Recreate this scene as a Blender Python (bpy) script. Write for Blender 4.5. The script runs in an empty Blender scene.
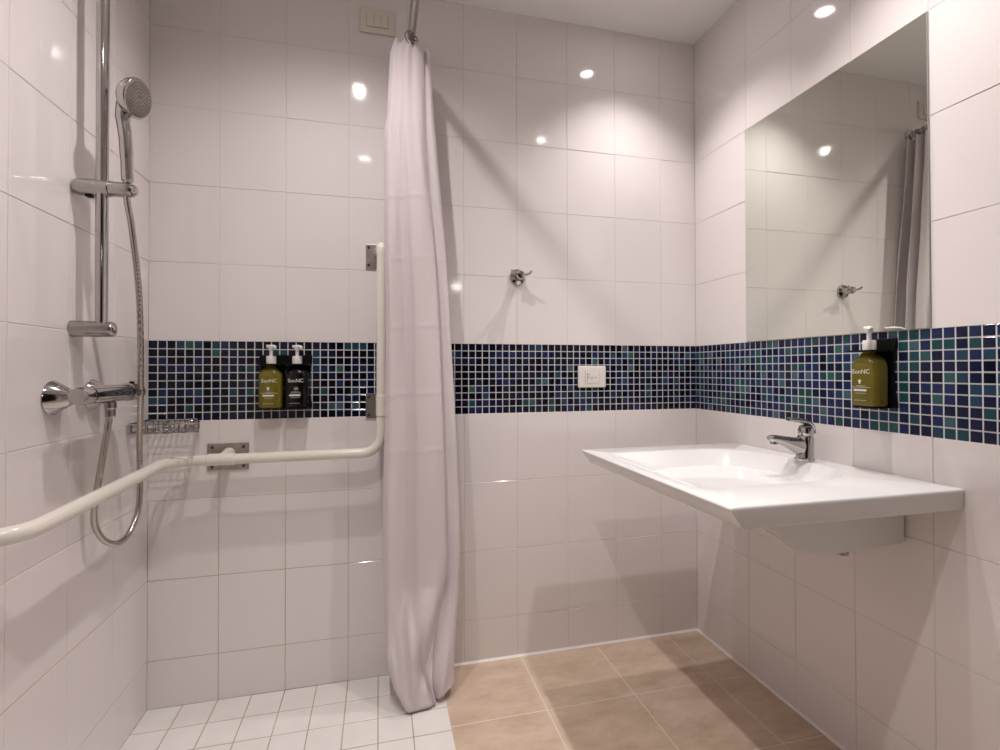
import bpy, bmesh, math, random
from mathutils import Vector, Matrix

random.seed(7)
scn = bpy.context.scene
COL = scn.collection
PI = math.pi

# ------------------------------------------------------------------ camera
YAW, PITCH, ROLL, CAMZ = .2431, .0097, -.0022, 1.0591
Fv = Vector((math.sin(YAW)*math.cos(PITCH), math.cos(YAW)*math.cos(PITCH), math.sin(PITCH)))
R0 = Vector((math.cos(YAW), -math.sin(YAW), 0)); U0 = R0.cross(Fv)
Rv = R0*math.cos(ROLL) + U0*math.sin(ROLL); Uv = U0*math.cos(ROLL) - R0*math.sin(ROLL)
cam = bpy.data.cameras.new('camera'); camo = bpy.data.objects.new('camera', cam); COL.objects.link(camo)
M = Matrix.Identity(4)
for i, v in enumerate((Rv, Uv, -Fv)):
    for k in range(3): M[k][i] = v[k]
M[2][3] = CAMZ
camo.matrix_world = M
cam.sensor_width = 36; cam.lens = 495.5444/1000*36
cam.shift_x = -.0027; cam.shift_y = -.01016
cam.clip_start = .02
scn.camera = camo

# ------------------------------------------------------------------ world, view, lamps
w = bpy.data.worlds.new('world'); scn.world = w; w.use_nodes = True
w.node_tree.nodes['Background'].inputs[0].default_value = (.9, .92, 1, 1)
w.node_tree.nodes['Background'].inputs[1].default_value = .02
scn.view_settings.view_transform = 'Standard'; scn.view_settings.look = 'None'
scn.view_settings.gamma = 1; scn.view_settings.use_curve_mapping = False
scn.view_settings.exposure = 0.83

# room dimensions
LX, RX, BY, FY, ZC = -.7048, 1.2545, 1.7769, -.62, 2.393
M0, M1 = .899, 1.153
WARM = (1.0, .928, .91)
# (x, y, watts) of the ceiling downlights
DOWNLIGHTS = [(-.10, 1.13, 20.0, 'nearer the tiled back wall, over the shower'), (-.10, .36, 22.0, 'farther from the back wall, on the shower side'),
              (.906, 1.487, 18.0, 'in the corner over the mirror and back wall'), (.914, .85, 25.0, 'over the near end of the washbasin')]

# ------------------------------------------------------------------ materials
def mat(name, col, rough=.5, metal=0, spec=.5, coat=0, trans=0, emit=None, es=0):
    m = bpy.data.materials.new(name); m.use_nodes = True
    b = m.node_tree.nodes['Principled BSDF']
    b.inputs['Base Color'].default_value = (*col, 1)
    b.inputs['Roughness'].default_value = rough
    b.inputs['Metallic'].default_value = metal
    b.inputs['Specular IOR Level'].default_value = spec
    b.inputs['Coat Weight'].default_value = coat
    if coat: b.inputs['Coat Roughness'].default_value = .05
    if trans: b.inputs['Transmission Weight'].default_value = trans
    if emit:
        b.inputs['Emission Color'].default_value = (*emit, 1); b.inputs['Emission Strength'].default_value = es
    return m

class N:
    def __init__(s, m):
        s.nt = m.node_tree; s.b = s.nt.nodes['Principled BSDF']
    def n(s, t, **kw):
        x = s.nt.nodes.new(t)
        for k, v in kw.items():
            if k in x.inputs: x.inputs[k].default_value = v
            else: setattr(x, k, v)
        return x
    def l(s, a, b): s.nt.links.new(a, b)

def noise_mix(name, c1, c2, scale, rough=.5, detail=4, bump=0, lo=.35, hi=.65, **kw):
    m = mat(name, c1, rough, **kw); q = N(m)
    tc = q.n('ShaderNodeTexCoord'); nz = q.n('ShaderNodeTexNoise', Scale=scale, Detail=detail)
    q.l(tc.outputs['Object'], nz.inputs['Vector'])
    r = q.n('ShaderNodeValToRGB'); r.color_ramp.elements[0].position = lo; r.color_ramp.elements[1].position = hi
    r.color_ramp.elements[0].color = (*c1, 1); r.color_ramp.elements[1].color = (*c2, 1)
    q.l(nz.outputs['Fac'], r.inputs['Fac']); q.l(r.outputs['Color'], q.b.inputs['Base Color'])
    if bump:
        bp = q.n('ShaderNodeBump', Strength=bump, Distance=.002); q.l(nz.outputs['Fac'], bp.inputs['Height']); q.l(bp.outputs['Normal'], q.b.inputs['Normal'])
    return m

m_tile = mat('glazed_tile', (.82, .77, .755), .07, spec=.5)
q = N(m_tile)
tc = q.n('ShaderNodeTexCoord'); nz = q.n('ShaderNodeTexNoise', Scale=7.0, Detail=1.0)
q.l(tc.outputs['Object'], nz.inputs['Vector'])
bp = q.n('ShaderNodeBump', Strength=.05, Distance=.003); q.l(nz.outputs['Fac'], bp.inputs['Height']); q.l(bp.outputs['Normal'], q.b.inputs['Normal'])

# wall grout: pale, with the rusty dirt of the wet corner low in the shower
m_grout = mat('wall_grout', (.72, .665, .635), .8, spec=.2)
q = N(m_grout)
tc = q.n('ShaderNodeTexCoord'); sp = q.n('ShaderNodeSeparateXYZ'); q.l(tc.outputs['Object'], sp.inputs[0])
a = q.n('ShaderNodeMapRange'); a.inputs[1].default_value = .2; a.inputs[2].default_value = -.3; q.l(sp.outputs[0], a.inputs[0])
b_ = q.n('ShaderNodeMapRange'); b_.inputs[1].default_value = .85; b_.inputs[2].default_value = .45; q.l(sp.outputs[2], b_.inputs[0])
mu = q.n('ShaderNodeMath', operation='MULTIPLY'); q.l(a.outputs[0], mu.inputs[0]); q.l(b_.outputs[0], mu.inputs[1])
nz = q.n('ShaderNodeTexNoise', Scale=5.0, Detail=4.0); q.l(tc.outputs['Object'], nz.inputs['Vector'])
mu2 = q.n('ShaderNodeMath', operation='MULTIPLY'); q.l(mu.outputs[0], mu2.inputs[0]); q.l(nz.outputs['Fac'], mu2.inputs[1])
mx = q.n('ShaderNodeMix', data_type='RGBA'); mx.inputs[6].default_value = (.72, .665, .635, 1); mx.inputs[7].default_value = (.40, .24, .12, 1)
mm = q.n('ShaderNodeMath', operation='MULTIPLY'); mm.inputs[1].default_value = 1.6; mm.use_clamp = True
q.l(mu2.outputs[0], mm.inputs[0]); q.l(mm.outputs[0], mx.inputs[0]); q.l(mx.outputs[2], q.b.inputs['Base Color'])

m_mgrout = mat('mosaic_grout', (.66, .66, .66), .8, spec=.2)
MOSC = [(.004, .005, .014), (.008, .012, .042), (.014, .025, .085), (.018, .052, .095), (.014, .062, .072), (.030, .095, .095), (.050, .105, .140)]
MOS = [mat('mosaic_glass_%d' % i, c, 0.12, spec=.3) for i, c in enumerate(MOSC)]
m_ceil = noise_mix('ceiling_paint', (.88, .86, .845), (.865, .845, .83), 3, .9, spec=.2)
m_plain = noise_mix('wall_paint', (.80, .76, .74), (.78, .74, .72), 3, .6)
m_door = noise_mix('door_paint', (.50, .44, .38), (.47, .41, .35), 4, .45)
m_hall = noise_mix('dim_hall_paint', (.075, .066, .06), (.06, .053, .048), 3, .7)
m_sil = mat('silicone_bead', (.82, .79, .76), .4)

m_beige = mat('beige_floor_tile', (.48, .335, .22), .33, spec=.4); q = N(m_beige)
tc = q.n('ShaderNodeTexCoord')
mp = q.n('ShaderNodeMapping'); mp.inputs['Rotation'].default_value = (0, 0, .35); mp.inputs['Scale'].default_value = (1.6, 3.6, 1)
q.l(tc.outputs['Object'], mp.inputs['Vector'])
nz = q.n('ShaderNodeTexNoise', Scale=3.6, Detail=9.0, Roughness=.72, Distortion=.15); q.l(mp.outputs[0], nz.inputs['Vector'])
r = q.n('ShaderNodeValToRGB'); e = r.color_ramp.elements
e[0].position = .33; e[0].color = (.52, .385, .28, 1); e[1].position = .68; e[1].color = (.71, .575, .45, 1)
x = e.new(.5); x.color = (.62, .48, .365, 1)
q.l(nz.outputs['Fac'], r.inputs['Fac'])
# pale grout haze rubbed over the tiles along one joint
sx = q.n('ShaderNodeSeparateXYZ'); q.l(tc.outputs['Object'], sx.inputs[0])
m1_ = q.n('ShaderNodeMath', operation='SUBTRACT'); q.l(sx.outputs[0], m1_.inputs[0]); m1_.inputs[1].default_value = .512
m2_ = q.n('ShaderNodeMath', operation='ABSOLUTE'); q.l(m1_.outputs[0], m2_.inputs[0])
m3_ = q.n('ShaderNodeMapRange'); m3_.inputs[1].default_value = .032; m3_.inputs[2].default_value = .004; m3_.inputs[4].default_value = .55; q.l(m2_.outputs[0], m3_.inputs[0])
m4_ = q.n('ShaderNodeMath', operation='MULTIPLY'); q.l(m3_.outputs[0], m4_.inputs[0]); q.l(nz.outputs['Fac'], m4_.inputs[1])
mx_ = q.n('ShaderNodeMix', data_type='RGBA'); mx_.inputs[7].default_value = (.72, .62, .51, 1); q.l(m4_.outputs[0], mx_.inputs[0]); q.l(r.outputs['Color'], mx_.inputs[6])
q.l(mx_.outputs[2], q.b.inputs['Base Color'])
m_fgrout = mat('beige_floor_grout', (.82, .72, .60), .8)
m_white = noise_mix('white_floor_tile', (.86, .83, .80), (.81, .78, .75), 9, .28)
m_wgrout = noise_mix('shower_floor_grout', (.42, .31, .21), (.55, .46, .38), 6, .85)

m_chrome = mat('chrome', (.50, .485, .48), .08, 1)
m_satin = mat('satin_chrome', (.43, .41, .40), .2, 1)
m_steel = noise_mix('brushed_steel', (.40, .345, .315), (.50, .44, .405), 40, .35, metal=1)
m_black = mat('black_plastic', (.004, .004, .004), .4, spec=.2)
m_darkgap = mat('dark_screw', (.05, .035, .03), .5)
m_ivory = mat('white_bar_nylon', (.80, .755, .68), .2, spec=.5)
m_ceramic = mat('white_ceramic', (.79, .785, .775), .08, spec=.55)
m_mirror = mat('mirror_glass', (.79, .82, .765), .003, 1)
m_mirror_edge = mat('mirror_edge', (.45, .46, .43), .3)
m_switch = mat('ivory_switch_plastic', (.74, .675, .60), .35)
m_outlet = mat('white_outlet_plastic', (.80, .755, .71), .35)
m_grey = mat('grey_print', (.30, .27, .25), .6)
m_pump = mat('white_pump_plastic', (.80, .77, .745), .3)
m_print = mat('white_print', (.75, .75, .70), .5)
m_olive = mat('olive_bottle', (.155, .125, .012), .16, spec=.5)
m_blackb = mat('black_bottle', (.006, .0055, .0055), .16, spec=.35)
m_nozzle = noise_mix('shower_nozzle_plate', (.17, .145, .125), (.22, .19, .165), 60, .4)
m_rubber = mat('grey_nozzle_rubber', (.10, .085, .075), .6)
m_lens = mat('lamp_lens', (.9, .9, .9), .4, emit=WARM, es=22)
m_trim = mat('white_lamp_ring', (.8, .8, .78), .4)

m_hose = mat('ribbed_hose_steel', (.50, .47, .45), .22, 1); q = N(m_hose)
# the ribs are modelled; nothing else needed

m_cloth = bpy.data.materials.new('curtain_cloth'); m_cloth.use_nodes = True
nt = m_cloth.node_tree; nt.nodes.remove(nt.nodes['Principled BSDF'])
d_ = nt.nodes.new('ShaderNodeBsdfDiffuse'); t_ = nt.nodes.new('ShaderNodeBsdfTranslucent'); mxs = nt.nodes.new('ShaderNodeMixShader')
d_.inputs[0].default_value = (.92, .865, .875, 1); t_.inputs[0].default_value = (.92, .85, .86, 1); mxs.inputs[0].default_value = .36
nt.links.new(d_.outputs[0], mxs.inputs[1]); nt.links.new(t_.outputs[0], mxs.inputs[2])
nt.links.new(mxs.outputs[0], nt.nodes['Material Output'].inputs['Surface'])
wv = nt.nodes.new('ShaderNodeTexNoise'); wv.inputs['Scale'].default_value = 45; wv.inputs['Detail'].default_value = 3
tcc = nt.nodes.new('ShaderNodeTexCoord'); nt.links.new(tcc.outputs['Object'], wv.inputs['Vector'])
bpc = nt.nodes.new('ShaderNodeBump'); bpc.inputs['Strength'].default_value = .12; bpc.inputs['Distance'].default_value = .003
nt.links.new(wv.outputs['Fac'], bpc.inputs['Height']); nt.links.new(bpc.outputs['Normal'], d_.inputs['Normal'])

# ------------------------------------------------------------------ mesh helpers
def V(*a): return Vector(a)

def obj(name, bm, mats, parent=None, smooth=True, angle=35, wn=False):
    """link bm (world coordinates) as one mesh object; a child's mesh is moved into its thing's frame"""
    if not isinstance(mats, (list, tuple)): mats = [mats]
    root = parent
    while root and root.parent: root = root.parent
    me = bpy.data.meshes.new(name)
    bmesh.ops.recalc_face_normals(bm, faces=bm.faces[:])
    if root: bmesh.ops.translate(bm, verts=bm.verts[:], vec=-Vector(root['_o']))
    if smooth:
        for f in bm.faces: f.smooth = True
        lim = math.radians(angle)
        for e in bm.edges:
            if len(e.link_faces) == 2 and e.calc_face_angle(0) > lim: e.smooth = False
    bm.to_mesh(me); bm.free()
    for m in mats: me.materials.append(m)
    o = bpy.data.objects.new(name, me); COL.objects.link(o)
    if parent: o.parent = parent
    if wn: o.modifiers.new('weighted_normals', 'WEIGHTED_NORMAL').keep_sharp = True
    return o

ROOTS = []
def thing(name, label, cat, loc, group=None):
    o = bpy.data.objects.new(name, None); COL.objects.link(o); o.location = loc
    o.empty_display_size = .05
    o['label'] = label; o['category'] = cat; o['_o'] = list(loc)
    if group: o['group'] = group
    ROOTS.append(o)
    return o

def tag(o, label, cat, group=None):
    o['label'] = label; o['category'] = cat
    if group: o['group'] = group
    return o

def structure(o, label=None, cat=None):
    o['kind'] = 'structure'
    if label: o['label'] = label; o['category'] = cat
    return o

def box(bm, lo, hi, bev=0, seg=2, mi=0):
    vs = [bm.verts.new((x, y, z)) for x in (lo[0], hi[0]) for y in (lo[1], hi[1]) for z in (lo[2], hi[2])]
    fs = [bm.faces.new([vs[i] for i in f]) for f in ((0, 1, 3, 2), (4, 6, 7, 5), (0, 4, 5, 1), (2, 3, 7, 6), (0, 2, 6, 4), (1, 5, 7, 3))]
    for f in fs: f.material_index = mi
    if bev:
        ed = list({e for f in fs for e in f.edges})
        r = bmesh.ops.bevel(bm, geom=ed, offset=bev, segments=seg, affect='EDGES', profile=.5)
        for f in r['faces']: f.material_index = mi

def frame(t):
    t = t.normalized(); a = V(0, 0, 1) if abs(t.z) < .9 else V(1, 0, 0)
    n = t.cross(a).normalized(); return n, t.cross(n).normalized()

def tube(bm, path, r, seg=16, closed=False, cap=True, flat=1.0, mi=0):
    """sweep a circle (flattened by flat) along path; r is a number or one per point"""
    P = [Vector(p) for p in path]; n = len(P)
    rr = r if isinstance(r, (list, tuple)) else [r]*n
    T = []
    for i in range(n):
        a = P[(i-1) % n] if closed or i else P[i]; b = P[(i+1) % n] if closed or i < n-1 else P[i]
        T.append((b-a).normalized())
    u, _ = frame(T[0]); rings = []
    fl = flat if isinstance(flat, (list, tuple)) else [flat]*n
    for i in range(n):
        u = (u - T[i]*u.dot(T[i])).normalized(); v = T[i].cross(u)
        rings.append([bm.verts.new(P[i] + u*(rr[i]*math.cos(2*PI*k/seg)) + v*(rr[i]*fl[i]*math.sin(2*PI*k/seg))) for k in range(seg)])
    for i in range(n if closed else n-1):
        A, B = rings[i], rings[(i+1) % n]
        for k in range(seg):
            f = bm.faces.new((A[k], A[(k+1) % seg], B[(k+1) % seg], B[k])); f.material_index = mi
    if cap and not closed:
        for A in (rings[0], rings[-1]):
            f = bm.faces.new(A); f.material_index = mi

def lathe(bm, prof, o, axis, seg=32, mi=0):
    """prof = [(radius, height)] turned about axis at o"""
    o = Vector(o); ax = Vector(axis).normalized(); u, v = frame(ax); rings = []
    for r, h in prof:
        c = o + ax*h
        rings.append([bm.verts.new(c)] if r < 1e-6 else [bm.verts.new(c + u*(r*math.cos(2*PI*k/seg)) + v*(r*math.sin(2*PI*k/seg))) for k in range(seg)])
    for A, B in zip(rings, rings[1:]):
        for k in range(seg):
            k2 = (k+1) % seg
            if len(A) == 1 and len(B) == 1: break
            if len(A) == 1: f = bm.faces.new((A[0], B[k], B[k2]))
            elif len(B) == 1: f = bm.faces.new((A[k], A[k2], B[0]))
            else: f = bm.faces.new((A[k], A[k2], B[k2], B[k]))
            f.material_index = mi
    for A in (rings[0], rings[-1]):
        if len(A) > 1: bm.faces.new(A).material_index = mi

def spline(pts, n=8, closed=False):
    P = [Vector(p) for p in pts]; out = []; m = len(P)
    for i in range(m if closed else m-1):
        if closed: p0, p1, p2, p3 = P[(i-1) % m], P[i], P[(i+1) % m], P[(i+2) % m]
        else: p0, p1, p2, p3 = P[max(i-1, 0)], P[i], P[i+1], P[min(i+2, m-1)]
        for k in range(n):
            t = k/n
            out.append(.5*((2*p1) + (p2-p0)*t + (2*p0-5*p1+4*p2-p3)*t*t + (3*p1-p0-3*p2+p3)*t**3))
    if not closed: out.append(P[-1])
    return out

def rounded(pts, rad, n=8):
    """polyline with its corners rounded to radius-like distance rad"""
    P = [Vector(p) for p in pts]; out = [P[0]]
    for i in range(1, len(P)-1):
        a = P[i] + (P[i-1]-P[i]).normalized()*rad; b = P[i] + (P[i+1]-P[i]).normalized()*rad
        for k in range(n+1):
            t = k/n; out.append(a*(1-t)**2 + P[i]*2*t*(1-t) + b*t*t)
    out.append(P[-1]); return out

def prism(bm, poly, d, mi=0, bev=0, seg=3):
    """poly: list of points; extruded along vector d"""
    A = [bm.verts.new(p) for p in poly]; B = [bm.verts.new(Vector(p)+Vector(d)) for p in poly]; n = len(poly)
    fs = [bm.faces.new(A), bm.faces.new(B[::-1])]
    for k in range(n): fs.append(bm.faces.new((A[k], B[k], B[(k+1) % n], A[(k+1) % n])))
    for f in fs: f.material_index = mi
    if bev:
        r = bmesh.ops.bevel(bm, geom=list({e for f in fs for e in f.edges}), offset=bev, segments=seg, affect='EDGES')
        for f in r['faces']: f.material_index = mi

# ------------------------------------------------------------------ tiled shell
H = .0012        # tiles stand this far proud of their grout
def tiles(bm, O, U, W, Nn, us, vs, gap, mi, tilt=.0005, bev=.0009, pick=None, skip=None):
    for i in range(len(us)-1):
        for j in range(len(vs)-1):
            u0, u1, v0, v1 = us[i]+gap/2, us[i+1]-gap/2, vs[j]+gap/2, vs[j+1]-gap/2
            if i == 0: u0 = us[0]
            if i == len(us)-2: u1 = us[-1]
            if j == 0: v0 = vs[0]
            if j == len(vs)-2: v1 = vs[-1]
            if u1-u0 < .004 or v1-v0 < .004 or (skip and skip(u0, u1, v0, v1)): continue
            a, b = random.uniform(-tilt, tilt), random.uniform(-tilt, tilt)
            def P(u, v, h, f=1):
                return O + U*u + W*v + Nn*(h + f*(a*(2*(u-u0)/(u1-u0)-1) + b*(2*(v-v0)/(v1-v0)-1)))
            out = [bm.verts.new(P(*c, -H, 0)) for c in ((u0, v0), (u1, v0), (u1, v1), (u0, v1))]
            mid = [bm.verts.new(P(*c, -.0007)) for c in ((u0, v0), (u1, v0), (u1, v1), (u0, v1))]
            top = [bm.verts.new(P(*c, 0)) for c in ((u0+bev, v0+bev), (u1-bev, v0+bev), (u1-bev, v1-bev), (u0+bev, v1-bev))]
            m = pick(i, j) if pick else mi
            bm.faces.new(top).material_index = m
            for k in range(4):
                bm.faces.new((mid[k], mid[(k+1) % 4], top[(k+1) % 4], top[k])).material_index = m
                bm.faces.new((out[k], out[(k+1) % 4], mid[(k+1) % 4], mid[k])).material_index = m

ROWS_LO = [0, .149, .399, .649, .899]
ROWS_HI = [1.153, 1.403, 1.653, 1.903, 2.153, ZC]
def rng(a, b, s):
    out = [a]
    while out[-1]+s < b-1e-4: out.append(out[-1]+s)
    return out + [b]

def mosaic_pick(wts):
    cum = [sum(wts[:k+1]) for k in range(len(wts))]
    def f(i, j):
        x = random.uniform(0, cum[-1])
        for k, c in enumerate(cum):
            if x <= c: return 2+k
        return 2
    return f

def slab(bm, O, U, W, Nn, u0, u1, v0, v1, mi, th=.1):
    c = [O+U*a+W*b-Nn*H for a, b in ((u0, v0), (u1, v0), (u1, v1), (u0, v1))]
    prism(bm, c, -Nn*th, mi)

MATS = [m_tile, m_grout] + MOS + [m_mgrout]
MG = len(MATS)-1
X_, Y_, Z_ = V(1, 0, 0), V(0, 1, 0), V(0, 0, 1)

# back wall
bm = bmesh.new(); O = V(0, BY, 0); Nn = -Y_
us = [LX] + [-.5044+.2*k for k in range(9)] + [RX]
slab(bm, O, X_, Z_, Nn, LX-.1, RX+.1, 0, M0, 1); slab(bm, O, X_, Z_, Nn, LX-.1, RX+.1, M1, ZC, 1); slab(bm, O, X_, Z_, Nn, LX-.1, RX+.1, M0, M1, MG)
for rows in (ROWS_LO, ROWS_HI): tiles(bm, O, X_, Z_, Nn, us, rows, .0016, 0)
tiles(bm, O, X_, Z_, Nn, rng(LX, RX, .02545), [M0+.0254*k for k in range(11)], .0033, 2, .0002, .001, mosaic_pick([52, 28, 8, 4, 4, 2, 1]))  # darker tile mix than the right wall: dimmer reflections put into the colours
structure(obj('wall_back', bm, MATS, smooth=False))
# right wall
bm = bmesh.new(); O = V(RX, 0, 0); Nn = -X_
us = [FY] + [-.5162+.2*k for k in range(0, 11)] + [BY]
slab(bm, O, Y_, Z_, Nn, FY, BY, 0, M0, 1); slab(bm, O, Y_, Z_, Nn, FY, BY, M1, ZC, 1); slab(bm, O, Y_, Z_, Nn, FY, BY, M0, M1, MG)
for rows in (ROWS_LO, ROWS_HI): tiles(bm, O, Y_, Z_, Nn, us, rows, .0016, 0, skip=lambda u0, u1, v0, v1: u0 > .88 and u1 < 1.49 and v0 > 1.15 and v1 < 1.905)
mu_ = [BY-v for v in rng(0, BY-FY, .02545)][::-1]
tiles(bm, O, Y_, Z_, Nn, mu_, [M0+.0254*k for k in range(11)], .0033, 2, .0002, .001, mosaic_pick([5, 31, 31, 10, 13, 7, 6]))  # lighter, bluer mix: this wall's brighter reflections put into the tile colours
structure(obj('wall_right', bm, MATS, smooth=False))
# left wall (plain tiles from floor to ceiling)
bm = bmesh.new(); O = V(LX, 0, 0); Nn = X_
us = [FY] + [-.4315+.2*k for k in range(0, 11)] + [BY]
slab(bm, O, Y_, Z_, Nn, FY, BY, 0, ZC, 1)
tiles(bm, O, Y_, Z_, Nn, us, ROWS_LO+ROWS_HI, .0016, 0)
structure(obj('wall_left', bm, MATS, smooth=False))
# front wall behind the camera: a wide doorway into a dim hall
bm = bmesh.new()
DX0, DX1, DZT = -.52, 1.02, 2.12
box(bm, (LX-.1, FY-.1, 0), (DX0, FY, ZC)); box(bm, (DX1, FY-.1, 0), (RX+.1, FY, ZC)); box(bm, (DX0, FY-.1, DZT), (DX1, FY, ZC))
structure(obj('wall_front', bm, m_plain, smooth=False))
bm = bmesh.new(); HY0 = -1.9
box(bm, (LX-.3, HY0-.1, 0), (RX+.3, HY0, ZC)); box(bm, (LX-.3, HY0, 0), (LX-.2, FY-.1, ZC)); box(bm, (RX+.2, HY0, 0), (RX+.3, FY-.1, ZC))
box(bm, (LX-.2, HY0, ZC), (RX+.2, FY-.1, ZC+.1)); box(bm, (LX-.2, HY0, -.1), (RX+.2, FY-.1, -.001))
structure(obj('wall_hall', bm, m_hall, smooth=False))
# ceiling
bm = bmesh.new(); box(bm, (LX-.1, FY-.1, ZC), (RX+.1, BY+.1, ZC+.1))
structure(obj('ceiling', bm, m_ceil, smooth=False))
# floor: small white shower tiles left of x=.205, large beige tiles right of it
XB = .206
bm = bmesh.new()
slab(bm, V(0, 0, 0), X_, Y_, Z_, LX-.1, XB, FY-.1, BY+.1, 1); slab(bm, V(0, 0, 0), X_, Y_, Z_, XB, RX+.1, FY-.1, BY+.1, 3)
wx = [LX] + [-.605+.1*k for k in range(8)] + [XB]
wy = [BY-v for v in [0] + [.108+.104*k for k in range(23)]][::-1]
tiles(bm, V(0, 0, 0), X_, Y_, Z_, wx, wy, .0032, 0, .0003)
bx = [XB, .507, .808, 1.109, RX]; by = [BY-v for v in [0] + [.302+.294*k for k in range(8)]][::-1]
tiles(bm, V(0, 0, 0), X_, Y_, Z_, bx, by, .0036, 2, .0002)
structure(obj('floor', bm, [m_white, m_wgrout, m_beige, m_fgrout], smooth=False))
# silicone beads along the beige floor
bm = bmesh.new(); prism(bm, [(XB+.01, BY, 0), (XB+.01, BY-.007, 0), (XB+.01, BY-.003, .003), (XB+.01, BY, .006)], (RX-XB-.01, 0, 0))
structure(obj('trim_1', bm, m_sil))
bm = bmesh.new(); prism(bm, [(RX, FY, 0), (RX-.007, FY, 0), (RX-.003, FY, .003), (RX, FY, .006)], (0, BY-FY, 0))
structure(obj('trim_2', bm, m_sil))

# ------------------------------------------------------------------ washbasin
wb = thing('washbasin', 'wide white ceramic washbasin cantilevered from the tiled wall under the mirror', 'sink', (RX, 1.18, .62))
BX0, BX1, BY0, BY1, ZT = .656, RX-.001, .823, 1.537, .793
QX0, QX1, QY0, QY1 = .688, 1.188, .965, 1.442
QC = ((QX0+QX1)/2, (QY0+QY1)/2)
def bowl_outline():
    """bowl edge: nearly square corners at the front, wide round ones at the back, a slight bulge"""
    out = []
    for cx, cy, rr, a0 in ((QX1-.17, QY0+.17, .17, -90), (QX1-.17, QY1-.17, .17, 0), (QX0+.035, QY1-.035, .035, 90), (QX0+.035, QY0+.035, .035, 180)):
        for k in range(21):
            a = math.radians(a0+90*k/20); out.append((cx+rr*math.cos(a), cy+rr*math.sin(a)))
    P = []
    for i in range(len(out)):
        (ax_, ay_), (bx_, by_) = out[i], out[(i+1) % len(out)]
        L = math.hypot(bx_-ax_, by_-ay_); m = max(1, int(L/.012))
        for k in range(m): P.append((ax_+(bx_-ax_)*k/m, ay_+(by_-ay_)*k/m))
    return P
def floor_depth(x):
    t = min(1, max(0, (x-.70)/.28)); return .03 + .115*t*t*(3-2*t)
bm = bmesh.new()
OUT = bowl_outline(); NB = len(OUT)
outer = []
for x, y in OUT:
    dx, dy = x-QC[0], y-QC[1]
    f = min((BX1-QC[0])/dx if dx > 1e-9 else 9e9, (BX0-QC[0])/dx if dx < -1e-9 else 9e9, (BY1-QC[1])/dy if dy > 1e-9 else 9e9, (BY0-QC[1])/dy if dy < -1e-9 else 9e9)
    outer.append([QC[0]+dx*f, QC[1]+dy*f])
for cx, cy in ((BX0, BY0), (BX0, BY1), (BX1, BY0), (BX1, BY1)):
    k = min(range(NB), key=lambda i: math.hypot(outer[i][0]-cx, outer[i][1]-cy)); outer[k] = [cx, cy]
loop = [bm.verts.new((x, y, ZT)) for x, y in outer]
ring = loop
TS = [1.004, 1.0, .996, .99, .98, .965, .95, .93, .91, .89, .87, .85, .82, .76, .68, .58, .46, .33, .2, .08]
for s_ in TS:
    T = 1-min(1, s_)**2.6
    cur = []
    for x, y in OUT:
        px, py = QC[0]+(x-QC[0])*s_, QC[1]+(y-QC[1])*s_
        cur.append(bm.verts.new((px, py, ZT-floor_depth(px)*T)))
    for k in range(NB): bm.faces.new((ring[k], ring[(k+1) % NB], cur[(k+1) % NB], cur[k]))
    ring = cur
bm.faces.new(ring)
prev = loop
for dz, out, cham in ((-.0012, .002, 0), (-.004, .0035, 0), (-.008, .0035, .002), (-.043, .001, .027), (-.047, -.002, .031)):
    cur = []
    for v in loop:
        x, y = v.co.x, v.co.y
        tx = (x-BX0)/(BX1-BX0)
        if x > BX1-1e-5: nxx = x
        else: nxx = x - (out if x < BX0+1e-5 else 0) + cham*(1-tx)
        nyy = y + (-out if y < BY0+1e-5 else out if y > BY1-1e-5 else 0)
        cur.append(bm.verts.new((nxx, nyy, ZT+dz)))
    for k in range(len(loop)): bm.faces.new((prev[k], prev[(k+1) % len(loop)], cur[(k+1) % len(loop)], cur[k]))
    prev = cur
bm.faces.new(prev)
body = obj('basin_body', bm, m_ceramic, wb, angle=50)
bm = bmesh.new()
prism(bm, [(.765, .945, .747), (.932, .945, .641), (.965, .945, .629), (1.02, .945, .623), (RX-.002, .945, .631), (RX-.002, .945, .747)], (0, .465, 0), bev=.006)
obj('bowl_underside', bm, m_ceramic, wb, wn=True)
bm = bmesh.new(); lathe(bm, [(.0, 0), (.020, 0), (.020, .012), (.016, .016), (.016, .05)], (1.15, 1.035, .585), (0, 0, 1), 20)
obj('drain_pipe', bm, m_satin, wb)
bm = bmesh.new(); lathe(bm, [(0, .004), (.018, .004), (.024, .002), (.026, 0), (.026, -.004), (0, -.004)], (1.03, 1.19, ZT-floor_depth(1.03)+.001), (0, 0, 1), 24)
obj('drain_plug', bm, m_chrome, wb)

# ------------------------------------------------------------------ faucet
TY = 1.19
fa = thing('faucet', 'chrome single lever mixer tap standing on the back rim of the washbasin', 'faucet', (1.2, TY, ZT))
bm = bmesh.new()
lathe(bm, [(0, 0), (.0265, 0), (.0265, .005), (.0235, .008), (.0225, .03), (.0215, .068), (.019, .073), (0, .073)], (1.199, TY, ZT+.0004), (.06, 0, 1), 32)
obj('tap_body', bm, m_chrome, fa)
bm = bmesh.new()
sp_ = spline([(1.212, TY, .831), (1.185, TY, .835), (1.160, TY, .842), (1.130, TY, .851), (1.103, TY, .858), (1.084, TY, .861), (1.079, TY, .861)], 6)
hz = [.0175, .0175, .0170, .0160, .0150, .0140, .0110]; vt = [.0310, .0280, .0205, .0150, .0120, .0105, .0075]
def along(L_, k): i = min(len(L_)-2, k//6); t = k/6-i; return L_[i]+(L_[i+1]-L_[i])*t
tube(bm, sp_, [along(hz, k) for k in range(len(sp_))], 24, flat=[along(vt, k)/along(hz, k) for k in range(len(sp_))])
obj('spout', bm, m_chrome, fa)
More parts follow.
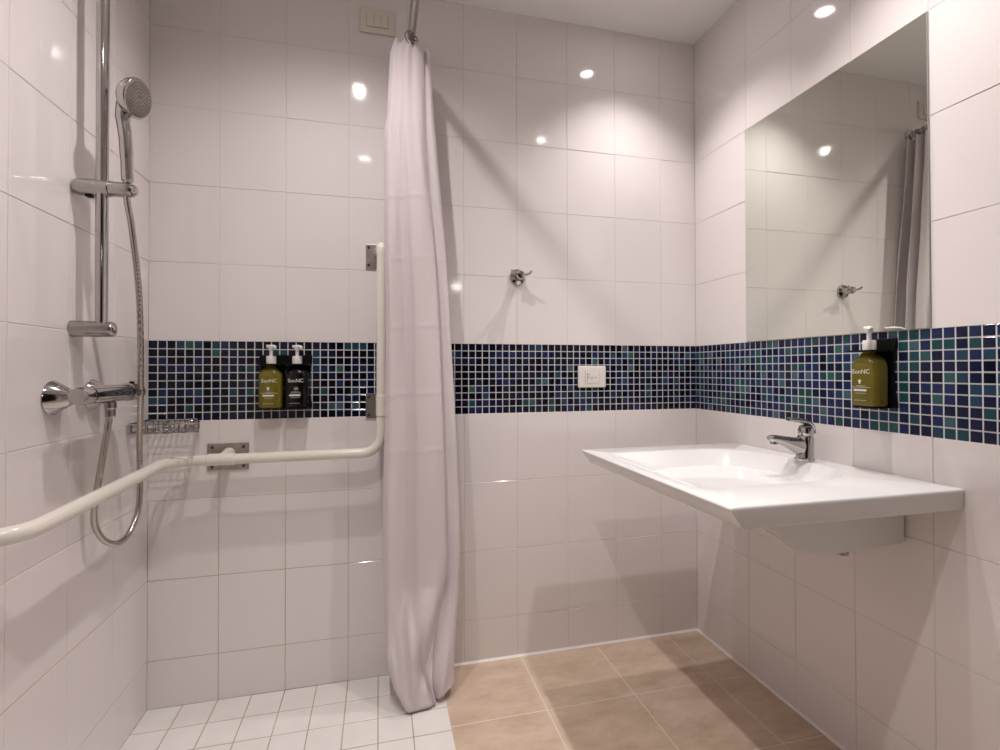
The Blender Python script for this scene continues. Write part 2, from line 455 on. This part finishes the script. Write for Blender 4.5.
bm = bmesh.new(); lathe(bm, [(0, 0), (.0105, 0), (.0105, .008), (.008, .008), (0, .007)], (1.093, TY, .845), (.08, 0, 1), 20)
obj('aerator', bm, m_satin, fa)
bm = bmesh.new()
lathe(bm, [(0, 0), (.019, 0), (.0205, .004), (.0205, .016), (.017, .026), (.009, .031), (0, .032)], (1.203, TY, .866), (.06, 0, 1), 28)
tube(bm, spline([(1.224, TY, .872), (1.221, TY, .890), (1.207, TY, .903), (1.185, TY, .909), (1.162, TY, .912), (1.143, TY, .914)], 6), [.0150]*6+[.0160]*12+[.0150]*6+[.0130]*6+[.009], 18, flat=.45)
obj('lever_handle', bm, m_chrome, fa)
bm = bmesh.new(); lathe(bm, [(0, 0), (.006, 0), (.006, .0018), (0, .0018)], (1.187, TY, .885), (-1, 0, .2), 16)
obj('temperature_mark', bm, mat('temperature_dot_red', (.35, .06, .05), .4), fa)

# ------------------------------------------------------------------ mirror
mi_ = thing('mirror', 'large frameless rectangular mirror set into the right wall above the mosaic band', 'mirror', (RX, 1.184, 1.157))
bm = bmesh.new(); box(bm, (RX-.004, .8840, 1.1545), (RX+.006, 1.4832, 1.9005))
obj('backing_edge', bm, m_mirror_edge, mi_, smooth=False)
bm = bmesh.new(); box(bm, (RX-.0050, .8846, 1.1552), (RX-.0041, 1.4826, 1.8998))
obj('mirror_glass', bm, m_mirror, mi_, smooth=False)

# ------------------------------------------------------------------ grab bar
GX, GY, RB = -.62, 1.69, .0163
gb = thing('grab_bar', 'white L-shaped grab bar wrapping the shower corner and turning up beside the curtain', 'grab bar', (-.47, BY, .79))
bm = bmesh.new()
path = [(LX+.004, 1.045, .766), (GX-.02, 1.05, .766), (GX-.0, 1.11, .766), (GX, GY-.075, .782), (GX+.075, GY, .786), (-.03, GY, .787), (.0045, GY, .80), (.0045, GY, 1.462)]
p2 = rounded([(LX+.004, 1.055, .765), (GX, 1.055, .765), (GX, GY, .784), (.005, GY, .787), (.006, GY, 1.463)], .07, 12)
tube(bm, p2, RB, 24)
bar = obj('rail', bm, m_ivory, gb)
def collar(c, ax, l, r=.0185):
    bm = bmesh.new(); c = Vector(c); ax = Vector(ax)
    lathe(bm, [(r-.002, -l/2), (r, -l/2+.0015), (r, l/2-.0015), (r-.002, l/2)], c, ax, 28)
    return bm
def screws(pl, pts, n):
    for p in pts:
        bm = bmesh.new(); lathe(bm, [(.0048, -.001), (.0048, .001), (.003, .0022), (0, .0022)], p, n, 14)
        obj('screw', bm, m_darkgap, pl)
# lower bracket on the horizontal run
bm = collar((-.472, GY, .785), (1, 0, .002), .078)
# the neck from the sleeve to the wall plate
tube(bm, [(-.472, GY, .787), (-.474, GY+.045, .789), (-.474, BY-.006, .790)], [.0165, .0165, .0195], 24)
obj('bracket_sleeve', bm, m_ivory, gb)
bm = bmesh.new(); box(bm, (-.537, BY-.006, .737), (-.415, BY+.0005, .823), .0015)
pl = obj('wall_plate', bm, m_steel, gb, wn=True)
screws(pl, [(-.522, BY-.006, .811), (-.430, BY-.006, .811), (-.522, BY-.006, .749), (-.430, BY-.006, .749)], (0, -1, 0))
# middle bracket on the upright
bm = collar((.0055, GY, .942), (0, 0, 1), .07)
tube(bm, [(.005, GY, .935), (.005, GY+.045, .935), (.005, BY-.006, .935)], [.014, .014, .016], 20)
obj('bracket_sleeve', bm, m_ivory, gb)
bm = bmesh.new(); box(bm, (-.047, BY-.006, .893), (.030, BY+.0005, .978), .0015)
pl = obj('wall_plate', bm, m_steel, gb, wn=True)
screws(pl, [(-.037, BY-.006, .966), (-.037, BY-.006, .905)], (0, -1, 0))
# top bracket
bm = bmesh.new(); tube(bm, rounded([(.006, GY, 1.44), (.006, GY, 1.468), (-.002, BY-.006, 1.468)], .016, 6), [.0172]*8+[.019], 20)
obj('bracket_sleeve', bm, m_ivory, gb)
bm = bmesh.new(); box(bm, (-.047, BY-.006, 1.409), (.036, BY+.0005, 1.494), .0015)
pl = obj('wall_plate', bm, m_steel, gb, wn=True)
screws(pl, [(-.037, BY-.006, 1.482), (-.037, BY-.006, 1.422)], (0, -1, 0))
bm = bmesh.new(); lathe(bm, [(.034, 0), (.034, .006), (.030, .009), (.018, .010)], (LX, 1.055, .765), (1, 0, 0), 28)
obj('wall_plate', bm, m_ivory, gb)

# ------------------------------------------------------------------ shower riser rail with slider
PX, PY = -.646, 1.38
rr_ = thing('shower_rail', 'vertical chrome shower riser rail on the left tiled wall', 'shower rail', (LX, PY, 1.155))
bm = bmesh.new(); tube(bm, [(PX, PY, 1.150), (PX, PY, 2.115)], .0128, 24)
obj('pole', bm, m_chrome, rr_)
for z in (1.158, 2.1):
    bm = bmesh.new()
    tube(bm, [(LX-.0005, PY, z), (LX+.006, PY, z), (PX+.022, PY, z), (PX+.026, PY, z)], [.0205, .0195, .0185, .0165], 28)
    br = obj('wall_bracket', bm, m_satin, rr_)
    bm = bmesh.new(); lathe(bm, [(.0085, 0), (.0085, .0022), (.006, .003), (0, .003)], (PX+.0255, PY, z), (1, 0, 0), 20)
    obj('cover_cap', bm, m_chrome, br)
bm = bmesh.new()
ZS = 1.496
tube(bm, [(LX+.004, PY, ZS), (LX+.010, PY, ZS), (PX-.014, PY, ZS), (PX+.016, PY, ZS), (PX+.017, PY, ZS), (PX+.019, PY, ZS), (PX+.058, PY, ZS), (PX+.064, PY, ZS)],
     [.0165, .0195, .020, .020, .0175, .0185, .0175, .0155], 28)
sl = obj('slider', bm, m_satin, rr_)
bm = bmesh.new(); lathe(bm, [(.011, 0), (.0125, .002), (.0125, .006), (.009, .009), (0, .009)], (PX+.0635, PY, ZS), (1, 0, 0), 24)
obj('swivel_cap', bm, m_chrome, sl)
bm = bmesh.new(); box(bm, (LX+.026, PY-.008, ZS-.024), (LX+.040, PY+.008, ZS-.014), .002)
obj('release_button', bm, m_black, sl)

# hand shower held by the slider
hs = thing('hand_shower', 'chrome hand shower with round grey spray head held in the rail slider', 'shower head', (-.594, PY, 1.52))
HX, HY = -.594, PY
bm = bmesh.new()
hp = spline([(HX+.001, HY, 1.512), (HX, HY, 1.53), (HX-.002, HY, 1.58), (HX-.005, HY, 1.63), (HX-.010, HY, 1.668), (HX-.008, HY, 1.710)], 6)
tube(bm, hp, [.0085]*3+[.0125]*3+[.0128]*6+[.0138]*6+[.0142]*6+[.0155]*6+[.014], 22)
ax = V(.93, -.20, -.24).normalized(); hc = V(HX+.014, HY-.004, 1.720)
lathe(bm, [(0, -.022), (.020, -.0215), (.036, -.016), (.0445, -.006), (.0465, .004), (.0465, .010), (.0445, .0125), (.042, .0128)], hc, ax, 40)
obj('handle', bm, m_chrome, hs, angle=60)
bm = bmesh.new(); lathe(bm, [(.0418, .009), (.0418, .0132), (.030, .0150), (.015, .0160), (0, .0162)], hc, ax, 40)
fp = obj('spray_plate', bm, m_nozzle, hs)
bm = bmesh.new(); u, v = frame(ax)
for ring, cnt in ((.008, 6), (.016, 12), (.0235, 18), (.031, 24), (.0375, 28)):
    for k in range(cnt):
        a = 2*PI*k/cnt; h = .0162-.0012*(ring/.03)**2
        lathe(bm, [(.0015, -.001), (.0012, .0012), (0, .0013)], hc+u*(ring*math.cos(a))+v*(ring*math.sin(a))+ax*h, ax, 6)
nzl = obj('nozzle', bm, m_rubber, fp); nzl['kind'] = 'stuff'

# hose: from the hand shower down in a loop and back to the mixer
bm = bmesh.new()
hpts = [(HX+.001, HY, 1.512), (-.594, 1.38, 1.47), (-.590, 1.395, 1.405), (-.596, 1.45, 1.24), (-.615, 1.505, 1.033), (-.635, 1.55, .87), (-.639, 1.56, .704), (-.642, 1.52, .635),
        (-.649, 1.47, .618), (-.666, 1.44, .637), (-.676, 1.42, .681), (-.672, 1.41, .733), (-.663, 1.405, .782), (-.645, 1.40, .891), (-.638, 1.40, .945)]
hs_ = spline(hpts, 60); L = 0; pts = [hs_[0]]; rad = [.0072]
for a, b in zip(hs_, hs_[1:]):
    L += (b-a).length
    if (b-pts[-1]).length > .0011:
        pts.append(b); rad.append(.0072 + .00035*math.sin(2*PI*L/.0046))
tube(bm, pts, rad, 14)
ho = obj('shower_hose', bm, m_hose, angle=80)
tag(ho, 'ribbed metal shower hose hanging in a long loop from hand shower to mixer', 'hose')

# ------------------------------------------------------------------ thermostatic mixer
mxr = thing('shower_mixer', 'chrome thermostatic shower mixer on two wall rosettes of the left wall', 'mixer', (LX, 1.38, 1.0))
CX, CZ = -.636, 1.003
for y in (1.305, 1.46):
    bm = bmesh.new(); lathe(bm, [(.037, 0), (.0385, .003), (.0365, .007), (.0185, .036), (.0155, .039), (.0155, .041), (.0165, .055)], (LX, y, .999), (1, 0, 0), 36)
    obj('rosette', bm, m_chrome, mxr)
bm = bmesh.new()
lathe(bm, [(.012, -.082), (.021, -.080), (.022, -.06), (.021, .06), (.0205, .085), (.012, .087)], (CX, 1.385, CZ), (0, 1, 0), 32)
for y in (1.305, 1.46): tube(bm, [(LX+.045, y, .999), (CX, y, CZ)], .0175, 24)
obj('mixer_body', bm, m_chrome, mxr)
bm = bmesh.new()
lathe(bm, [(.016, .0), (.0205, -.001), (.0215, -.006), (.0195, -.034), (.0165, -.041), (0, -.043)], (CX, 1.303, CZ), (0, 1, 0), 28)
obj('flow_handle', bm, m_chrome, mxr)
bm = bmesh.new()
lathe(bm, [(.016, 0), (.0225, .001), (.0235, .012), (.0215, .060), (.016, .068), (0, .069)], (CX, 1.474, CZ), (0, 1, 0), 32)
obj('temperature_handle', bm, m_chrome, mxr)
bm = bmesh.new(); box(bm, (CX-.004, 1.500, CZ+.020), (CX+.004, 1.515, CZ+.0275), .002)
obj('stop_button', bm, m_black, mxr)
bm = bmesh.new(); lathe(bm, [(.0095, 0), (.0125, -.002), (.0125, -.016), (.0105, -.019), (.0105, -.036), (.008, -.038)], (CX, 1.40, CZ-.019), (0, 0, 1), 12)
obj('hose_nut', bm, m_satin, mxr, angle=20)

# ------------------------------------------------------------------ wire soap basket
sb = thing('soap_basket', 'chrome wire soap basket on the back wall in the shower corner', 'soap basket', (-.62, BY, .88))
x0, x1, y0, y1, z0, z1 = -.7015, -.520, 1.635, BY-.003, .877, .903
bm = bmesh.new()
def rect(z, r): tube(bm, rounded([((x0+x1)/2, y0, z), (x1, y0, z), (x1-.04, y1, z), (x0, y1, z), (x0, y0, z), ((x0+x1)/2, y0, z)], .012, 5), r, 10)
rect(z1, .0030); rect(z0, .0026)
obj('rim', bm, m_chrome, sb)
bm = bmesh.new()
for k in range(9):
    x = x0+.012+(x1-x0-.024)*k/8
    tube(bm, rounded([(x, y0, z1), (x, y0, z0), (x-.04*k/8, y1, z0), (x-.04*k/8, y1, z1)], .005, 4), .0016, 8)
for k in range(3):
    y = y0+.022+(y1-y0-.044)*k/2
    tube(bm, rounded([(x0, y, z1), (x0, y, z0), (x1-.04*(y-y0)/(y1-y0), y, z0), (x1-.04*(y-y0)/(y1-y0), y, z1)], .005, 4), .0016, 8)
obj('wire_grid', bm, m_satin, sb)
for x in (x0+.045, x1-.065):
    bm = bmesh.new(); lathe(bm, [(.009, 0), (.009, .004), (.006, .006), (0, .006)], (x, BY, .893), (0, -1, 0), 18)
    obj('wall_mount', bm, m_chrome, sb)

# ------------------------------------------------------------------ robe hook
HKX, HKZ = .497, 1.403
hk = thing('robe_hook', 'round chrome double robe hook on the white tiles of the back wall', 'hook', (HKX, BY, HKZ))
bm = bmesh.new(); lathe(bm, [(.0305, 0), (.0305, .004), (.028, .008), (.016, .013), (.013, .020), (.0125, .034), (.0155, .038), (.0165, .050), (.0130, .057), (0, .060)], (HKX, BY, HKZ), (0, -1, 0), 32)
obj('rosette', bm, m_chrome, hk)
for s in (-1, 1):
    bm = bmesh.new()
    tube(bm, spline([(HKX+s*.006, BY-.040, HKZ+.004), (HKX+s*.020, BY-.046, HKZ+.003), (HKX+s*.032, BY-.056, HKZ+.006), (HKX+s*.037, BY-.062, HKZ+.014)], 6), [.0050]*6+[.0045]*6+[.0042]*6+[.005], 12)
    obj('prong', bm, m_chrome, hk)

# ------------------------------------------------------------------ outlet and switch
ol = thing('wall_outlet', 'small white rectangular socket plate on the mosaic band of the back wall', 'outlet', (.793, BY, 1.031))
bm = bmesh.new(); box(bm, (.736, BY-.009, .989), (.851, BY, 1.072), .004, 3); obj('cover_plate', bm, m_outlet, ol, wn=True)
bm = bmesh.new(); box(bm, (.765, BY-.0105, 1.007), (.822, BY-.008, 1.054), .001); md = obj('module', bm, m_outlet, ol, wn=True)
bm = bmesh.new(); box(bm, (.7655, BY-.0095, 1.0065), (.8215, BY-.0088, 1.0545))
for xx in (.7645, .8222): box(bm, (xx-.0006, BY-.0096, 1.0065), (xx+.0006, BY-.0088, 1.0545))
obj('module_gap', bm, m_grey, ol, smooth=False)
bm = bmesh.new()
box(bm, (.772, BY-.0109, 1.014), (.774, BY-.0103, 1.046)); box(bm, (.774, BY-.0109, 1.038), (.783, BY-.0103, 1.041)); box(bm, (.774, BY-.0109, 1.028), (.781, BY-.0103, 1.031))
tube(bm, [(.790+.004*math.cos(a*PI/5), BY-.0106, 1.026+.004*math.sin(a*PI/5)) for a in range(10)], .0008, 6, closed=True)
box(bm, (.800, BY-.0109, 1.028), (.812, BY-.0103, 1.030))
obj('printed_symbol', bm, m_grey, ol, smooth=False)

sw = thing('light_switch', 'ivory three rocker wall switch plate high on the back wall beside the curtain rod', 'switch', (-.007, BY, 2.273))
bm = bmesh.new(); box(bm, (-.066, BY-.010, 2.231), (.051, BY, 2.315), .004, 3); obj('cover_plate', bm, m_switch, sw, wn=True)
bm = bmesh.new(); box(bm, (-.0445, BY-.0103, 2.2495), (.0285, BY-.0085, 2.2975)); obj('module_gap', bm, m_grey, sw, smooth=False)
for k in range(3):
    bm = bmesh.new(); xa = -.0435+.0238*k; box(bm, (xa, BY-.0135, 2.2505), (xa+.0230, BY-.0098, 2.2965), .0012); obj('rocker', bm, m_switch, sw, wn=True)

# ------------------------------------------------------------------ soap dispensers
def sq(r, a, n=28, e=3.4):
    """rounded-square section of half width r, half depth a"""
    out = []
    for k in range(n):
        t = 2*PI*k/n; c, s = math.cos(t), math.sin(t)
        out.append((r*math.copysign(abs(c)**(2/e), c), a*math.copysign(abs(s)**(2/e), s)))
    return out
def text_mesh(body, size, loc, mats):
    cu = bpy.data.curves.new('letters', 'FONT'); cu.body = body; cu.size = size; cu.align_x = 'CENTER'; cu.extrude = .0003
    o = bpy.data.objects.new('letters', cu); COL.objects.link(o)
    me = bpy.data.meshes.new_from_object(o.evaluated_get(bpy.context.evaluated_depsgraph_get()))
    bpy.data.objects.remove(o)
    me.transform(Matrix.Translation(loc) @ Matrix.Rotation(PI/2, 4, 'X'))
    return me
def make_bottle(m, label, icon, loc, group):
    t = thing('soap_dispenser', label, 'soap dispenser', (0, 0, 0), group)
    bm = bmesh.new(); n = 36; rings = []
    for z, w_, d_, e in ((0, .0315, .0235, 3.4), (.0025, .0345, .0265, 3.4), (.007, .0355, .0275, 3.4), (.100, .0355, .0275, 3.4), (.109, .0345, .0268, 3.2), (.117, .0315, .0248, 3), (.1245, .026, .0215, 2.6), (.131, .0185, .0165, 2.2), (.136, .0140, .0135, 2), (.146, .0130, .0130, 2)):
        rings.append([bm.verts.new((x, y, z)) for x, y in sq(w_, d_, n, e)])
    for A, B in zip(rings, rings[1:]):
        for k in range(n): bm.faces.new((A[k], A[(k+1) % n], B[(k+1) % n], B[k]))
    bm.faces.new(rings[0]); bm.faces.new(rings[-1])
    obj('bottle', bm, m, t)
    bm = bmesh.new(); lathe(bm, [(.0142, .142), (.0150, .143), (.0150, .165), (.0135, .168), (.0070, .168)], (0, 0, 0), (0, 0, 1), 28)
    pc = obj('pump_collar', bm, m_pump, t)
    bm = bmesh.new(); lathe(bm, [(.0055, .166), (.0055, .186), (.0085, .188), (.0095, .193), (.0095, .200), (.0070, .203), (0, .203)], (0, 0, 0), (0, 0, 1), 24)
    tube(bm, spline([(-.014, .002, .1995), (-.004, 0, .1985), (.006, -.006, .1985), (.014, -.018, .1965), (.017, -.026, .1925)], 5), [.0048]*5+[.006]*5+[.0055]*5+[.0045]*5+[.0035], 12)
    obj('pump_head', bm, m_pump, t)
    # printed front
    bm = bmesh.new(); yf = -.0277
    me = text_mesh('SonNC', .0160, (-.0005, yf+.0002, .083), None); bm.from_mesh(me); bpy.data.meshes.remove(me)
    if icon == 0:
        lathe(bm, [(.0040, 0), (.0040, .0004), (0, .0005)], (-.004, yf+.0003, .0645), (0, -1, 0), 14); box(bm, (-.0062, yf-.0002, .0575), (-.0018, yf+.0003, .0615))
    else:
        tube(bm, [(.001+.0058*math.cos(a*PI/8), yf+.0001, .0625+.0042*math.sin(a*PI/8)) for a in range(16)], .0006, 6, closed=True)
        lathe(bm, [(.0016, 0), (0, .0004)], (.001, yf+.0002, .0625), (0, -1, 0), 8)
    for z, a, b, h in ((.0515, -.013, .011, .0009), (.0480, -.026 if icon == 0 else -.016, .024 if icon == 0 else .016, .0009), (.0385, -.020, .014, .0052), (.0330, -.016, .012, .0007), (.0150, -.019, .013, .0007)):
        box(bm, (a, yf-.0002, z), (b, yf+.0003, z+h))
    obj('printed_label', bm, m_print, t, smooth=False)
    return t
def copy_tree(o, parent=None):
    c = o.copy(); COL.objects.link(c)
    if parent: c.parent = parent
    for ch in o.children: copy_tree(ch, c)
    return c
G1 = 'pump bottles in wall holders'
DZ = .937; DO = .0405
b1 = make_bottle(m_olive, 'olive green pump bottle beside the black one on the shower mosaic', 0, None, G1)
b3 = copy_tree(b1)
b1.location = (-.341, BY-DO, DZ)
b2 = make_bottle(m_blackb, 'black pump bottle with white lettering on the shower mosaic', 1, None, G1)
b2.location = (-.2625, BY-DO, DZ)
DYR, DZR = 1.003, .964
b3.location = (RX-DO, DYR, DZR); b3.rotation_euler = (0, 0, -PI/2)
b3['label'] = 'lone olive green pump bottle on the right wall mosaic above the washbasin'

def make_holder(label):
    t = thing('bottle_holder', label, 'bottle holder', (0, 0, 0), 'black wall holders of the pump bottles')
    bm = bmesh.new(); yb = DO
    # waisted back plate
    pts = [(-.042, .172), (.042, .172), (.042, .150), (.036, .120), (.033, .08), (.035, .045), (.042, .012), (.042, -.004), (-.042, -.004), (-.042, .012), (-.035, .045), (-.033, .08), (-.036, .120), (-.042, .150)]
    prism(bm, [(x, yb-.0005, z) for x, z in pts], (0, -.009, 0), bev=.0012, seg=1)
    obj('back_plate', bm, m_black, t, wn=True)
    # the arm that clasps the neck: a plate with a hole
    bm = bmesh.new(); n = 32; ri = .0152
    inner = [(ri*math.cos(2*PI*k/n), ri*math.sin(2*PI*k/n)) for k in range(n)]
    outer = []
    for k in range(n):
        a = 2*PI*k/n; c, s = math.cos(a), math.sin(a); f = min(.038/abs(c) if abs(c) > 1e-6 else 9, (.033/abs(s) if abs(s) > 1e-6 else 9)); outer.append((c*f, s*f))
    for z0_, z1_ in ((.1385, .1425),):
        I0, I1 = [bm.verts.new((x, y, z0_)) for x, y in inner], [bm.verts.new((x, y, z1_)) for x, y in inner]
        O0, O1 = [bm.verts.new((x, y, z0_)) for x, y in outer], [bm.verts.new((x, y, z1_)) for x, y in outer]
        for k in range(n):
            k2 = (k+1) % n
            for q4 in ((I1[k], I1[k2], O1[k2], O1[k]), (I0[k], O0[k], O0[k2], I0[k2]), (O0[k], O1[k], O1[k2], O0[k2]), (I0[k], I0[k2], I1[k2], I1[k])): bm.faces.new(q4)
    obj('neck_arm', bm, m_black, t)
    bm = bmesh.new(); prism(bm, [(x, y, -.004) for x, y in sq(.034, .026, 28)], (0, 0, .0036)); box(bm, (-.03, .02, -.004), (.03, yb-.006, -.0006))
    obj('base_tray', bm, m_black, t, wn=True)
    return t
h1 = make_holder('black wall holder clasping the olive pump bottle in the shower')
h2 = copy_tree(h1); h3 = copy_tree(h1)
h1.location = b1.location; h2.location = b2.location; h3.location = b3.location; h3.rotation_euler = b3.rotation_euler
h2['label'] = 'black wall holder clasping the black pump bottle in the shower'
h3['label'] = 'black wall holder of the lone olive bottle on the right wall'

# ------------------------------------------------------------------ curtain rod, rings, curtain
RDX, RDZ, RDR = .100, 2.145, .0122
rd = thing('curtain_rod', 'chrome shower curtain rod running from the back wall toward the camera', 'curtain rod', (RDX, BY, RDZ))
bm = bmesh.new(); tube(bm, [(RDX, FY+.006, RDZ), (RDX, BY-.004, RDZ)], RDR, 20); obj('rod', bm, m_satin, rd)
for y, s in ((BY, -1), (FY, 1)):
    bm = bmesh.new(); lathe(bm, [(.028, 0), (.028, .004), (.024, .008), (.015, .012), (.013, .022)], (RDX, y, RDZ), (0, s, 0), 28); obj('wall_flange', bm, m_chrome, rd)
ring_y = [1.624, 1.658, 1.688, 1.711, 1.734]
lab = ['chrome curtain ring nearest the camera on the rod', 'second chrome curtain ring from the camera on the rod', 'chrome curtain ring in the middle of the bunched curtain', 'second chrome curtain ring from the back wall on the rod', 'chrome curtain ring nearest the back wall on the rod']
bm = bmesh.new()
tube(bm, [(0.0245*math.cos(2*PI*k/28), .003*math.sin(2*PI*k/28*1), .0245*math.sin(2*PI*k/28)) for k in range(28)], .0023, 10, closed=True)
rg0 = obj('curtain_ring', bm, m_chrome)
for k, y in enumerate(ring_y):
    r_ = rg0 if k == 0 else rg0.copy()
    if k: COL.objects.link(r_)
    r_.location = (RDX, y, RDZ-.0100); r_.rotation_euler = (0, 0, (.5, -.2, .15, -.1, .2)[k])
    tag(r_, lab[k], 'curtain ring', 'rings of the shower curtain')

SIL = [(2.126, .046, .160), (2.095, .033, .163), (1.88, .022, .176), (1.84, .015, .18), (1.476, .015, .211), (1.283, .019, .224), (1.139, .019, .232), (.883, .016, .246),
       (.644, .010, .256), (.454, .010, .261), (.311, .013, .256), (.152, .019, .240), (.07, .040, .234), (0, .074, .238)]
def sil(z):
    for (a, l0, r0), (b, l1, r1) in zip(SIL, SIL[1:]):
        if z >= b:
            t = (a-z)/(a-b) if a > b else 0; t = min(1, max(0, t)); return l0+(l1-l0)*t, r0+(r1-r0)*t
    return SIL[-1][1:]
# plan of the hanging folds: (across, toward the camera), from the wall side round to the front
BACK = [(1.02, -.120), (.95, -.136), (.80, -.136), (.5, -.128), (.12, -.120), (.04, -.112), (.25, -.104), (.70, -.100), (.92, -.092), (.80, -.080), (.40, -.078), (.10, -.070), (.06, -.058), (.35, -.052), (.75, -.050), (.97, -.040)]
FRONT_T = [(1.0, -.022), (.93, -.008), (.84, -.012), (.80, .000), (.72, .010), (.62, .016), (.52, .012), (.42, .018), (.33, .010), (.25, .014), (.16, .004), (.08, .002), (0, -.016)]
FRONT_M = [(1.0, -.020), (.95, -.004), (.86, -.006), (.795, -.008), (.800, .012), (.74, .034), (.58, .046), (.44, .042), (.375, .022), (.28, .006), (.17, .014), (.07, .016), (0, -.010)]
FRONT_B = [(.98, -.020), (1.0, .014), (.90, .036), (.76, .050), (.58, .046), (.61, .064), (.50, .072), (.36, .077), (.22, .078), (.10, .074), (.03, .060), (.0, .030), (.05, -.030)]
def lerp(a, b, t): return (a[0]+(b[0]-a[0])*t, a[1]+(b[1]-a[1])*t)
def ss(a, b, x): t = min(1, max(0, (x-a)/(b-a))); return t*t*(3-2*t)
GROOVES = [(.205, .36, .140, .09, .022, .014), (.085, .32, .105, .03, -.012, .012), (.122, .24, .125, .03, .010, .010), (.15, .34, .118, .16, -.014, .03),
           (.135, .10, .170, .0, .012, .008), (.04, .26, .065, .03, .008, .010), (.21, .16, .19, .02, -.008, .012), (.17, .42, .165, .22, -.006, .012)]
bm = bmesh.new(); rows = []
zs = [2.122-.0072*k for k in range(293)] + [.010]
zs = sorted(set([z for z in zs if z > .004]), reverse=True)
creases = [1.62, 1.42, 1.20, .985, .80, 1.86]
NP = 9
for z in zs:
    l, r = sil(z)
    tm = ss(2.05, 1.35, z); tb = ss(.40, .03, z)
    pl_ = [p for p in BACK]
    fr = [lerp(lerp(a, b, tm), c, tb) for a, b, c in zip(FRONT_T, FRONT_M, FRONT_B)]
    cp = []
    for k, (u, d) in enumerate(pl_ + fr):
        s = .85 + .15*tm
        wob = .004*math.sin(7*z+k*1.7) + .003*math.sin(15*z+k*2.9)
        wob *= (1 if 0 < u < 1 else .3)
        cp.append(V(l+u*(r-l), 1.632 - d*s + wob*(.4+.6*tb), 0))
    row = spline(cp, NP)
    out = []
    for q_, p in enumerate(row):
        y = p.y; x = p.x; zz = z
        for c in creases:
            cz = c + .05*(x-.13)
            y -= .0016*math.exp(-((z-cz)/.0045)**2)*(1 if q_ > len(BACK)*NP else 0)
        # crumpled foot
        if q_ > len(BACK)*NP:
            for xa, za, xb, zb, dp_, wd_ in GROOVES:
                if zb-.03 < z < za+.03:
                    t = (za-z)/(za-zb); xc = xa+(xb-xa)*t; f = math.sin(PI*min(1, max(0, (t*(za-zb)+.03)/(za-zb+.06))))
                    y += 1.35*dp_*f*math.exp(-((x-xc)/wd_)**2)
        if z < .05:      # the hem: its right end hangs a little higher
            zz = z + .034*ss(.16, .23, x)*ss(.05, 0, z)*1.0
        # ragged top edge where the cloth gathers at the rings
        if z > 2.09: zz = z + ss(2.09, 2.122, z)*(.008*math.sin(q_/NP*1.9) - .014*ss(.06, .15, x) + .006)
        out.append(bm.verts.new((x, min(y, BY-.006), max(zz, .003))))
    rows.append(out)
for A, B in zip(rows, rows[1:]):
    for k in range(len(A)-1): bm.faces.new((A[k], A[k+1], B[k+1], B[k]))
cu = obj('shower_curtain', bm, m_cloth, angle=180)
tag(cu, 'white cloth shower curtain bunched in folds against the back wall', 'curtain')
so = cu.modifiers.new('thickness', 'SOLIDIFY'); so.thickness = .0008

# ------------------------------------------------------------------ ceiling downlights
for k, (x, y, wt, lb) in enumerate(DOWNLIGHTS):
    t = thing('ceiling_downlight', 'round recessed ceiling downlight ' + lb, 'ceiling light', (x, y, ZC), 'recessed downlights of the bathroom ceiling')
    bm = bmesh.new(); lathe(bm, [(.028, .0005), (.030, -.005), (.041, -.006), (.047, -.002), (.047, .0005)], (x, y, ZC), (0, 0, 1), 32); obj('ring', bm, m_trim, t)
    bm = bmesh.new(); lathe(bm, [(0, -.0015), (.028, -.0015), (.028, .0004), (0, .0004)], (x, y, ZC), (0, 0, 1), 32); obj('lens', bm, m_lens, t)
    ld = bpy.data.lights.new('lamp_light', 'SPOT'); ld.energy = wt; ld.color = WARM; ld.spot_size = math.radians((146, 134, 104, 108)[k]); ld.spot_blend = 1.0; ld.shadow_soft_size = .017
    lo_ = bpy.data.objects.new('lamp_light', ld); COL.objects.link(lo_); lo_.parent = t; lo_.location = (0, 0, -.021)
# small lit wall lamp on the front wall (mirrored by the glossy back wall tiles)
wl = thing('wall_lamp', 'small round lit wall lamp in the dim hall behind the doorway', 'wall lamp', (.825, HY0, 1.98))
bm = bmesh.new(); lathe(bm, [(.045, 0), (.045, .02), (.040, .024)], (.825, HY0, 1.98), (0, 1, 0), 28); obj('base', bm, m_trim, wl)
bm = bmesh.new(); lathe(bm, [(.036, .022), (.036, .034), (.028, .042), (0, .044)], (.825, HY0, 1.98), (0, 1, 0), 28); obj('diffuser', bm, m_lens, wl)

for o in ROOTS:
    if '_o' in o: del o['_o']
for o in bpy.data.objects:
    if '_o' in o: del o['_o']
